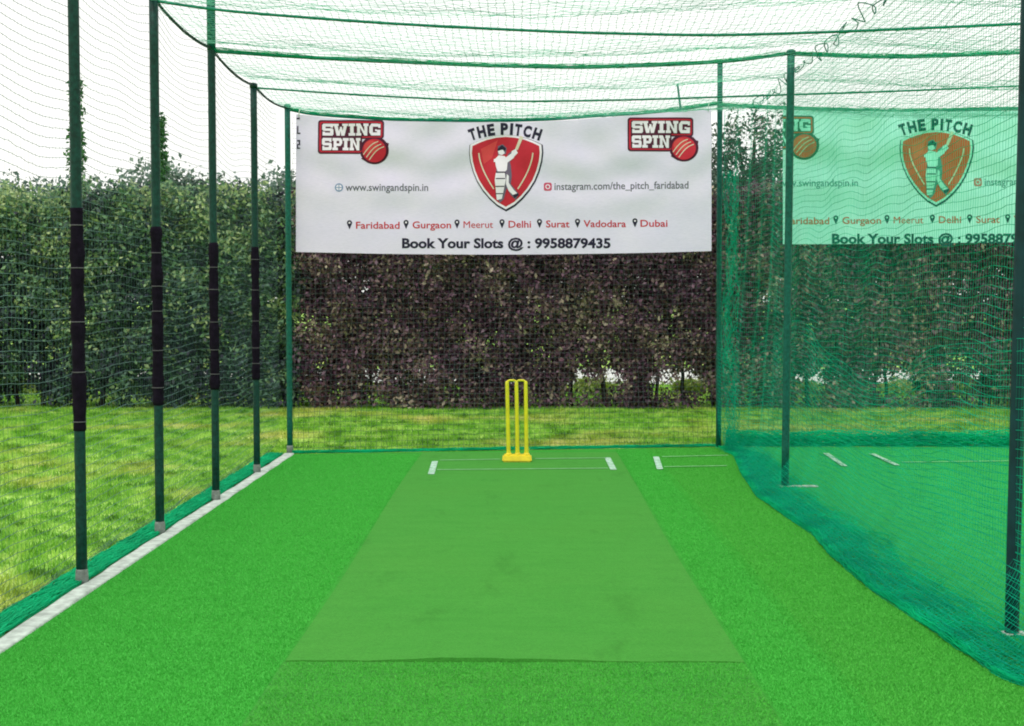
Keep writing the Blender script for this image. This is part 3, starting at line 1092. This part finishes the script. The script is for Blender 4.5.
class Print:
    """flat artwork in photo units (x right, y down) for one banner, then laid on the cloth"""
    def __init__(s, Yb, dx, dy, clip, wseed):
        s.Yb, s.dx, s.dy, s.clip, s.ws = Yb, dx, dy, clip, wseed

    def place(s, P, off):
        """artwork coordinates -> the cloth surface lifted by off towards the lane"""
        P = np.asarray(P, float)
        px, py = P[:, 0], P[:, 1]
        A = np.array(CR)
        D = np.column_stack([(px + s.dx - W / 2) / FPX, -(py + s.dy - H / 2) / FPX, -np.ones(len(px))]) @ A.T
        X = D[:, 0] / D[:, 1] * s.Yb
        Z = CAMZ + D[:, 2] / D[:, 1] * s.Yb
        return np.column_stack([X, s.Yb - off + .62 * s.wave(px, py), Z])

    def wave(s, px, py):
        a = 0
        for cx, cy, r0, amp in ((430, 75, 95, .016), (585, 60, 120, .014), (665, 90, 85, .010), (350, 60, 110, .010)):
            r = np.hypot(px - cx, (py - cy) * 1.05)
            a = a + amp * np.sin((r - r0) * 2 * PI / 46) * np.exp(-((r - r0) / 48) ** 2)
        a = a + .010 * np.sin(px * .018 + s.ws) + .012 * sn(px * .012, py * .014, 70 + s.ws)
        return a

    def to_mesh(s, bm, off, step=5):
        for k in range(0, 90):
            xx = 280 + k * step * 1.0
            bmesh.ops.bisect_plane(bm, geom=bm.verts[:] + bm.edges[:] + bm.faces[:], plane_co=(xx, 0, 0), plane_no=(1, 0, 0))
        for k in range(0, 34):
            yy = 100 + k * step
            bmesh.ops.bisect_plane(bm, geom=bm.verts[:] + bm.edges[:] + bm.faces[:], plane_co=(0, yy, 0), plane_no=(0, 1, 0))
        if s.clip is not None:
            bmesh.ops.bisect_plane(bm, geom=bm.verts[:] + bm.edges[:] + bm.faces[:], plane_co=(s.clip, 0, 0), plane_no=(1, 0, 0), clear_inner=True)
        if not bm.verts:
            return
        co = np.array([v.co[:] for v in bm.verts])
        Q = s.place(co, off + co[:, 2])
        for v, q in zip(bm.verts, Q):
            v.co = q

    def finish(s, name, layers, parent, label=None):
        """layers: list of (bmesh, material, lift) -> ONE part"""
        V, F, MI, mats = [], [], [], []
        for bm, mat, off in layers:
            s.to_mesh(bm, off)
            base = len(V)
            bm.verts.index_update()
            if mat not in mats:
                mats.append(mat)
            for v in bm.verts:
                V.append(v.co - parent.location)
            for f in bm.faces:
                f.normal_update()
                idx = [base + v.index for v in f.verts]
                if f.normal.y > 0:
                    idx.reverse()
                F.append(idx)
                MI.append(mats.index(mat))
            bm.free()
        if not F:
            return None
        me = bpy.data.meshes.new(name)
        me.from_pydata([tuple(v) for v in V], [], F)
        for q in mats:
            me.materials.append(q)
        me.polygons.foreach_set('material_index', MI)
        me.update()
        o = add(name, me, parent)
        if label:
            o['label'] = label
        return o


def poly(*polys):
    bm = bmesh.new()
    for i, p in enumerate(polys):
        zl = (i % 6) * .00012 if len(polys) < 60 and len(p) > 3 else 0
        vs = [bm.verts.new((x, y, zl)) for x, y in p]
        f = bm.faces.new(vs)
    bmesh.ops.triangulate(bm, faces=[f for f in bm.faces if len(f.verts) > 4])
    return bm


def disc(cx, cy, r, n=28, ry=None):
    ry = ry or r
    return [(cx + r * math.cos(2 * PI * i / n), cy + ry * math.sin(2 * PI * i / n)) for i in range(n)]


def stroke(pts, w):
    P = np.asarray(pts, float)
    T = np.gradient(P, axis=0)
    T /= np.linalg.norm(T, axis=1)[:, None] + 1e-9
    n = np.column_stack([-T[:, 1], T[:, 0]]) * w / 2
    return [[tuple(P[i] + n[i]), tuple(P[i + 1] + n[i + 1]), tuple(P[i + 1] - n[i + 1]), tuple(P[i] - n[i])] for i in range(len(P) - 1)]


_text_cache = {}


def text_bm(body, x0, x1, ybase, cap, bold=0.0, spacing=1.0, tilt=0.0):
    """lettering fitted between x0 and x1 with its baseline at ybase and capital height cap"""
    cu = bpy.data.curves.new('lettering', 'FONT')
    cu.body = body
    cu.offset = bold
    cu.space_character = spacing
    cu.resolution_u = 3
    cu.fill_mode = 'FRONT'
    o = bpy.data.objects.new('lettering', cu)
    COL.objects.link(o)
    dg = bpy.context.evaluated_depsgraph_get()
    me = bpy.data.meshes.new_from_object(o.evaluated_get(dg))
    bpy.data.objects.remove(o)
    bpy.data.curves.remove(cu)
    bm = bmesh.new()
    bm.from_mesh(me)
    bpy.data.meshes.remove(me)
    xs_ = [v.co.x for v in bm.verts]
    a, b_ = min(xs_), max(xs_)
    k = (x1 - x0) / (b_ - a)
    ky = cap / .70
    for v in bm.verts:
        xx = x0 + (v.co.x - a) * k
        v.co = Vector((xx, ybase - v.co.y * ky + tilt * (xx - x0), 0))
    return bm


def merge(bms):
    out = bms[0]
    for q in bms[1:]:
        me = bpy.data.meshes.new('t')
        q.to_mesh(me)
        out.from_mesh(me)
        bpy.data.meshes.remove(me)
        q.free()
    return out


# slab block letters on a 10 x 10 box (y down), drawn as thick strokes
def slab(ch):
    B = []
    r = lambda a, b, c, d: B.append([(a, b), (c, b), (c, d), (a, d)])
    q = lambda *p: B.append(list(p))
    if ch == 'S':
        r(.8, 0, 9.6, 2.5); r(0, .8, 3, 5.2); r(.8, 3.9, 9.4, 6.1); r(7, 4.8, 10, 9.2); r(.4, 7.5, 9.4, 10); r(7.4, 2.4, 9.6, 3.3); r(.4, 6.7, 2.6, 7.6)
    if ch == 'W':
        r(-1, 0, 4, 1.9); r(7.2, 0, 12.4, 1.9)
        q((0, 1.9), (3.2, 1.9), (4.8, 10), (2.2, 10)); q((4.6, 4.6), (6.2, 2.6), (5.0, 10), (3.2, 10)); q((5.0, 2.6), (6.8, 2.6), (8.6, 10), (6.4, 10)); q((8.4, 1.9), (11.4, 1.9), (9.2, 10), (6.6, 10))
    if ch == 'I':
        r(0, 0, 6, 2.2); r(1.4, 2.2, 4.6, 7.8); r(0, 7.8, 6, 10)
    if ch == 'N':
        r(0, 0, 3.8, 2.2); r(.9, 2.2, 3.6, 7.8); r(0, 7.8, 4.6, 10); r(6.6, 0, 11.2, 2.2); r(7.4, 2.2, 10.1, 10); q((3.8, 0), (7.4, 6.4), (7.4, 10), (3.6, 3.4))
    if ch == 'G':
        q((2, 0), (8, 0), (8, 2.6), (0, 2.6)); r(8, .2, 10, 3.6); r(0, 2.6, 3.2, 7.4); q((0, 7.4), (10, 7.4), (10, 10), (1.8, 10)); r(6.8, 5.2, 10, 7.4); r(5.2, 4.8, 6.8, 6.4)
    if ch == 'P':
        r(0, 0, 8.2, 2.3); r(1.2, 2.3, 4.2, 7.8); r(0, 7.8, 5.6, 10); r(6.8, 2.3, 9.8, 4.4); q((4.2, 4.4), (9.8, 4.4), (8.2, 6.5), (4.2, 6.5)); q((8.2, 0), (9.8, 1.6), (9.8, 2.3), (8.2, 2.3))
    return B


def slab_word(w, x0, x1, y0, y1):
    adv = {'S': 10.6, 'W': 12.9, 'I': 6.8, 'N': 11.8, 'G': 10.6, 'P': 10.4}
    tot = sum(adv[c] for c in w)
    k = (x1 - x0) / tot
    ky = (y1 - y0) / 10
    out, x = [], x0 + (k if w[0] == 'W' else 0)
    for c in w:
        for p in slab(c):
            out.append([(x + a * k, y0 + b * ky) for a, b in p])
        x += adv[c] * k
    return out


def rounded(x0, y0, x1, y1, r, n=5):
    P = []
    for cx, cy, a0 in ((x1 - r, y0 + r, -90), (x1 - r, y1 - r, 0), (x0 + r, y1 - r, 90), (x0 + r, y0 + r, 180)):
        for i in range(n + 1):
            a = R_(a0 + 90 * i / n)
            P.append((cx + r * math.cos(a), cy + r * math.sin(a)))
    return P


def logo_layers(x, y, sx=1.0):
    """club logo: two words on a dark panel with a cricket ball at its corner; x,y top-left of the panel"""
    k = sx
    X = lambda v: x + v * k
    L = []
    pan = rounded(X(0), y, X(66), y + 19, 3)
    pan2 = rounded(X(0), y + 12, X(44), y + 34, 3)
    ball_o = disc(X(56.3), y + 30.2, 14.6 * k, 30, 14)
    tail = [(X(62), y + 20), (X(71), y + 23.5), (X(69.5), y + 31), (X(66), y + 38), (X(58), y + 43.5), (X(50), y + 43), (X(43), y + 38.5), (X(47), y + 36)]
    L.append((poly(pan, pan2, ball_o, tail), BM['maroon'], .0020))
    ins = lambda p, d: p
    L.append((poly(rounded(X(1.6), y + 1.6, X(64.4), y + 17.6, 2.2), rounded(X(1.6), y + 13, X(44), y + 32.4, 2.2)), BM['red'], .0034))
    L.append((poly(rounded(X(3.2), y + 3, X(63), y + 16.4, 1.6), rounded(X(3.2), y + 14, X(44), y + 31, 1.6)), BM['maroon'], .0048))
    L.append((poly(*(slab_word('SWING', X(4.2), X(63.2), y + 3.6, y + 15.6) + slab_word('SPIN', X(4.2), X(43.0), y + 18, y + 30.4))), BM['white'], .0062))
    L.append((poly(disc(X(56.3), y + 30.6, 11.9 * k, 30, 11.7)), BM['red'], .0076))
    L.append((poly(disc(X(53.5), y + 27.2, 7.5 * k, 24, 6.6)), BM['redlight'], .0088))
    seam = []
    for d in (-2.6, 0.4, 3.2):
        cv = [(X(48 + d + 15 * t), y + 37 - 13 * t - 4.2 * math.sin(t * PI) * .6 + d * .9) for t in np.linspace(0, 1, 9)]
        seam += stroke(cv, .9)
    L.append((poly(*seam), BM['cream'], .0100))
    return L


def shield_outline(cx, cy, k):
    right = [(0, -31.5), (10, -30.6), (20, -28.2), (28, -25), (35, -21.5), (35.6, -14), (34.6, -5), (32, 5), (28, 15), (22.5, 24), (16, 32), (8.5, 39), (0, 44)]
    P = [(cx + a * k * 1.03, cy + b * k) for a, b in right]
    P += [(cx - a * k * 1.03, cy + b * k) for a, b in reversed(right[1:-1])]
    return P


def fan(pts, c):
    return [[c, pts[i], pts[(i + 1) % len(pts)]] for i in range(len(pts))]


def shield_layers(cx, cy):
    L = []
    for k, mt, off, dd in ((1.015, 'ink', .002, (.4, .8)), (.985, 'white', .0034, (0, 0)), (.925, 'red', .0048, (0, 0))):
        L.append((poly(*fan(shield_outline(cx + dd[0], cy + dd[1], k), (cx, cy))), BM[mt], off))
    # lighter streak along both flanks
    hl = []
    for sgn in (-1, 1):
        cv = [(cx + sgn * (27 - 15 * t ** 1.6), cy - 13 + 36 * t) for t in np.linspace(0, 1, 10)]
        hl += stroke(cv, 1.3)
    L.append((poly(*hl), BM['cream'], .0062))
    L.append((poly([(cx - 25, cy - 17), (cx - 8, cy - 26), (cx - 14, cy - 8), (cx - 22, cy - 2)]), BM['redlight'], .0056))
    # batter: helmet, shoulders, raised arms and bat, padded legs
    o = lambda a, b: (cx + a, cy + b)
    dark = [[o(-9, -8), o(3, -8), o(5, -1), o(6, 10), o(5, 18), o(9, 23), o(13, 28), o(10, 34), o(5, 29), o(1, 22), o(-2, 33), o(-6, 37), o(-10, 30), o(-10, 12)],
            [o(-8, -20), o(-3, -22), o(1, -18), o(0, -12), o(-8, -11)],
            [o(2, -12), o(9, -17), o(11, -14), o(5, -5), o(2, -4)]]
    L.append((poly(*[fan_ for d in dark for fan_ in fan(d, (sum(p[0] for p in d) / len(d), sum(p[1] for p in d) / len(d)))]), BM['shade'], .0076))
    wh = [[o(-11, -7), o(-7, -11), o(-1, -10), o(2, -6), o(1, 4), o(-1, 6), o(-8, 6), o(-10, 0)],           # shirt
          [o(-12, -7), o(-1, -10), o(-1, -6), o(-12, -4)],                                                   # near arm
          [o(-1, -8), o(6, -13), o(9, -12), o(8, -8), o(1, -3)],                                             # far arm
          [o(6, -15), o(10, -17), o(12, -13), o(8, -9), o(5, -10)],                                          # gloves
          [o(-10, 7), o(-1, 7), o(0, 14), o(-2, 24), o(-4, 33), o(-9, 34), o(-10, 24), o(-11, 14)],          # padded leg
          [o(1, 8), o(3, 10), o(3, 17), o(8, 24), o(12, 28), o(8, 30), o(3, 25), o(0, 18)],                  # back leg
          [o(-8, -15), o(-3, -17), o(-1, -13), o(-4, -11), o(-7, -12)]]                                      # face and grille
    L.append((poly(*wh), BM['white'], .0090))
    L.append((poly([o(9, -16), o(12, -16), o(17.5, -29), o(14.5, -30.5)]), BM['cream'], .0090))
    det = [[o(-8.5, -17), o(-4, -21), o(0, -18), o(-.5, -15.5), o(-3.5, -16.5), o(-8, -15.5)], [o(-10, 12.2), o(-.6, 12.2), o(-.8, 13.2), o(-10, 13.2)], [o(-10.3, 20), o(-1.4, 20), o(-1.6, 21), o(-10.2, 21)],
           [o(-9.8, 27.2), o(-2.8, 27.2), o(-3, 28.2), o(-9.7, 28.2)], [o(-9.5, 5.6), o(-.5, 5.6), o(-.5, 6.8), o(-9.5, 6.8)], [o(7, 29), o(12.5, 27), o(13, 29.5), o(8.5, 32)]]
    L.append((poly(*det), BM['ink'], .0104))
    return L


def arc_title(body, cx, cyc, rad, ang, cap):
    """letters set one by one along an arc"""
    wid = {'T': .62, 'H': .74, 'E': .66, ' ': .30, 'P': .68, 'I': .36, 'C': .72}
    tot = sum(wid[c] for c in body)
    bms, a = [], -ang
    for c in body:
        da = 2 * ang * wid[c] / tot
        mid = a + da / 2
        a += da
        if c == ' ':
            continue
        w = da * rad * (.84 if c != 'I' else .62)
        bm = text_bm(c, -w / 2, w / 2, 0, cap, .055)
        ca, sa = math.cos(mid), math.sin(mid)
        for v in bm.verts:
            x, y = v.co.x, v.co.y
            v.co = Vector((cx + rad * sa + x * ca - y * sa * 1, cyc - rad * ca + x * sa + y * ca, 0))
        bms.append(bm)
    return merge(bms)


def pin_poly(x, y):
    body = [(x + 2.6 * math.cos(a), y - 2.2 + 2.6 * math.sin(a)) for a in np.linspace(R_(150), R_(390), 14)] + [(x, y + 4.4)]
    return body


BM1 = dict(BM)  # second banner's inks and cloth follow, with the divider net's green tint mixed in
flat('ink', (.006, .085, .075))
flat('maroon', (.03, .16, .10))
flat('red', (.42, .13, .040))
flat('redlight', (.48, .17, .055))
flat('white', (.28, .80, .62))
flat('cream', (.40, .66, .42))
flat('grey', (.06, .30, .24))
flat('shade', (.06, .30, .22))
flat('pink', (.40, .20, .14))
m, nt, bs = new_mat('banner_net_tinted_vinyl')
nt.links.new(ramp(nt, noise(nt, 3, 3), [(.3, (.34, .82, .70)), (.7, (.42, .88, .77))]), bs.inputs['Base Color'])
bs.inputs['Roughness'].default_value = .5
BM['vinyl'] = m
BM2 = dict(BM)


def make_banner(Yb, dx, dy, clip, wseed, label, top, botm, x0, x1):
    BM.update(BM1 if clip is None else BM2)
    p = Print(Yb, dx, dy, clip, wseed)
    c0 = p.place(np.array([[500, 250]]), 0)[0]
    root = empty('banner', (c0[0], Yb, c0[2]))
    tag(root, label, 'banner', 'printed banners on the back nets')
    bpy.context.view_layer.update()
    nu, nv = 150, 56
    us = np.linspace(x0, x1, nu)
    tx_ = spline([(a, b_, 0) for a, b_ in top], 400)
    bx_ = spline([(a, b_, 0) for a, b_ in botm], 400)
    ty = np.interp(us, tx_[:, 0], tx_[:, 1])
    by = np.interp(us, bx_[:, 0], bx_[:, 1])
    P = np.zeros((nu, nv, 3))
    for j, v in enumerate(np.linspace(0, 1, nv)):
        P[:, j] = p.place(np.column_stack([us, ty + (by - ty) * v]), 0)
    mb = MB()
    mb.grid(P)
    mb.grid(P + np.array([0, .0022, 0]))
    sh = mb.obj('cloth', BM['vinyl'], root)
    sh.data.transform(Matrix.Translation(-root.location))
    p.finish('logo', logo_layers(318, 120), root, None)
    p.finish('logo', logo_layers(627.5, 117.5, 1.0), root, None)
    p.finish('shield_emblem', shield_layers(505.8, 166), root)
    p.finish('title_lettering', [(arc_title('THE PITCH', 505.2, 232, 98, .365, 10.5), BM['ink'], .0020)], root)
    # web addresses with their small icons
    ic = [disc(339, 187.5, 4.2, 18)]
    web = [(poly(*ic), BM['blue'], .0020), (poly(disc(339, 187.5, 3.0, 18)), BM['white'], .0032),
           (poly([(338.6, 183.5), (339.4, 183.5), (339.4, 191.5), (338.6, 191.5)], [(335, 187.1), (343, 187.1), (343, 187.9), (335, 187.9)]), BM['blue'], .0044),
           (text_bm('www.swingandspin.in', 345.5, 428, 190.8, 7.4, .006), BM['grey'], .0020)]
    p.finish('web_address_lettering', web, root)
    ig = [(poly(rounded(543.8, 182.6, 551.8, 190.8, 2)), BM['pink'], .0020), (poly(disc(547.8, 186.7, 2.5, 16)), BM['white'], .0032), (poly(disc(547.8, 186.7, 1.5, 16)), BM['pink'], .0044),
          (text_bm('instagram.com/the_pitch_faridabad', 554.5, 688.5, 190, 7.4, .006, 1, -.012), BM['grey'], .0020)]
    p.finish('social_media_lettering', ig, root)
    cities = [('Faridabad', 356, 399.5, 349.5), ('Gurgaon', 412.5, 451, 406), ('Meerut', 463.5, 493, 457), ('Delhi', 508.5, 531, 502), ('Surat', 546, 569.5, 539.5), ('Vadodara', 583.5, 626, 580), ('Dubai', 640.5, 667.5, 635)]
    for nm, a, b_, px in cities:
        reds, pins, holes = [], [], []
        yb_ = 228.6 - (a - 356) * .0068
        reds.append(text_bm(nm, a, b_, yb_, 6.9, 0 if nm == 'Meerut' else .012))
        if nm == 'Vadodara':
            px = 577.5
        pins.append(pin_poly(px, yb_ - 3.6))
        holes.append(disc(px, yb_ - 5.8, 1.0, 10))
        p.finish('city_lettering', [(merge(reds), BM['red'], .0020), (poly(*pins), BM['ink'], .0020), (poly(*holes), BM['white'], .0032)], root)
    bk = text_bm('Book Your Slots @ : 9958879435', 402, 610.5, 247.8, 9.4, .035)
    p.finish('phone_lettering', [(bk, BM['ink'], .0020)], root)
    if clip is None:
        for gl in ([[(296.6, 117.6), (299.8, 117.6), (299.8, 119.2), (296.6, 119.2)]],
                   [[(297, 126), (298.3, 126), (298.3, 134), (297, 134)], [(298.3, 132.6), (300.4, 132.6), (300.4, 134), (298.3, 134)]],
                   [[(297, 140), (300.2, 140), (300.2, 141.4), (297, 141.4)], [(298.8, 141.4), (300.2, 141.4), (300.2, 144), (298.8, 144)], [(297, 144), (300.2, 144), (300.2, 145.3), (297, 145.3)], [(297, 145.3), (298.3, 145.3), (298.3, 147.6), (297, 147.6)], [(297, 147.6), (300.2, 147.6), (300.2, 148.9), (297, 148.9)]]):
            p.finish('edge_lettering', [(poly(*gl), BM['ink'], .002)], root)
    # eyelet ties along the upper edge
    for a in ((x0 + 3, x1 - 3) if clip is None else (x1 - 3,)):
        yy = float(np.interp(a, us, ty))
        q = p.place(np.array([[a, yy + 3], [a, yy - 2], [a + 1, yy - 6]]), .004)
        q[-1, 1] += .02
        t_ = MB().tube(q - np.array(root.location), .004, 6).obj('tie', M['kerb'], root)
    return root


make_banner(13.06, 0, 0, None, 0, 'white banner with red shield hung on the back net above the stumps',
            [(296, 114), (340, 118.5), (400, 121), (470, 122), (540, 121.5), (600, 118), (660, 113), (711.5, 108)],
            [(296, 252), (400, 254), (520, 254.5), (640, 253), (711.5, 251)], 296, 711.5)
make_banner(13.5, 430, -4.5, 353, 2, 'second shield banner, net tint put into its colours, behind the divider net, cut off at the right edge',
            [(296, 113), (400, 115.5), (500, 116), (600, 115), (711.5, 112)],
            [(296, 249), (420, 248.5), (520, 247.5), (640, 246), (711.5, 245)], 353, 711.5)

# ------------------------------------------------------------------ light
w = bpy.data.worlds.new('World')
S.world = w
w.use_nodes = True
nt = w.node_tree
bg = nt.nodes['Background']
sky = N(nt, 'ShaderNodeTexSky', sky_type='NISHITA')
sky.sun_disc = False
SE, SR = R_(62), R_(200)
sky.sun_elevation = SE
sky.sun_rotation = SR
sky.air_density = 1.0
sky.dust_density = 4.0
tc = N(nt, 'ShaderNodeTexCoord')
cl = noise(nt, 2.2, 5, .55, vec=tc.outputs['Generated'], stretch=(1, 1, 2.5))
cloud = ramp(nt, cl, [(.35, (.94, .94, .91)), (.65, (1, .985, .94))])
scl = N(nt, 'ShaderNodeVectorMath', operation='SCALE')
nt.links.new(cloud, scl.inputs[0])
scl.inputs['Scale'].default_value = 10.6
nt.links.new(mixc(nt, .9, sky.outputs[0], scl.outputs[0]), bg.inputs['Color'])
bg.inputs['Strength'].default_value = .12

sd = bpy.data.lights.new('sun', 'SUN')
sd.energy = 1.0
sd.angle = R_(18)
sd.color = (1, .96, .9)
so = bpy.data.objects.new('sun', sd)
COL.objects.link(so)
d = Vector((math.sin(SR) * math.cos(SE), math.cos(SR) * math.cos(SE), math.sin(SE)))
so.rotation_euler = d.to_track_quat('Z', 'Y').to_euler()
so.location = (0, 0, 12)

# ------------------------------------------------------------------ output
S.render.engine = 'CYCLES'
S.view_settings.view_transform = 'Standard'
S.view_settings.look = 'None'
S.view_settings.exposure = .1
S.view_settings.gamma = 1
S.cycles.max_bounces = 6
S.cycles.filter_width = 1.9
S.render.resolution_x, S.render.resolution_y = W, H
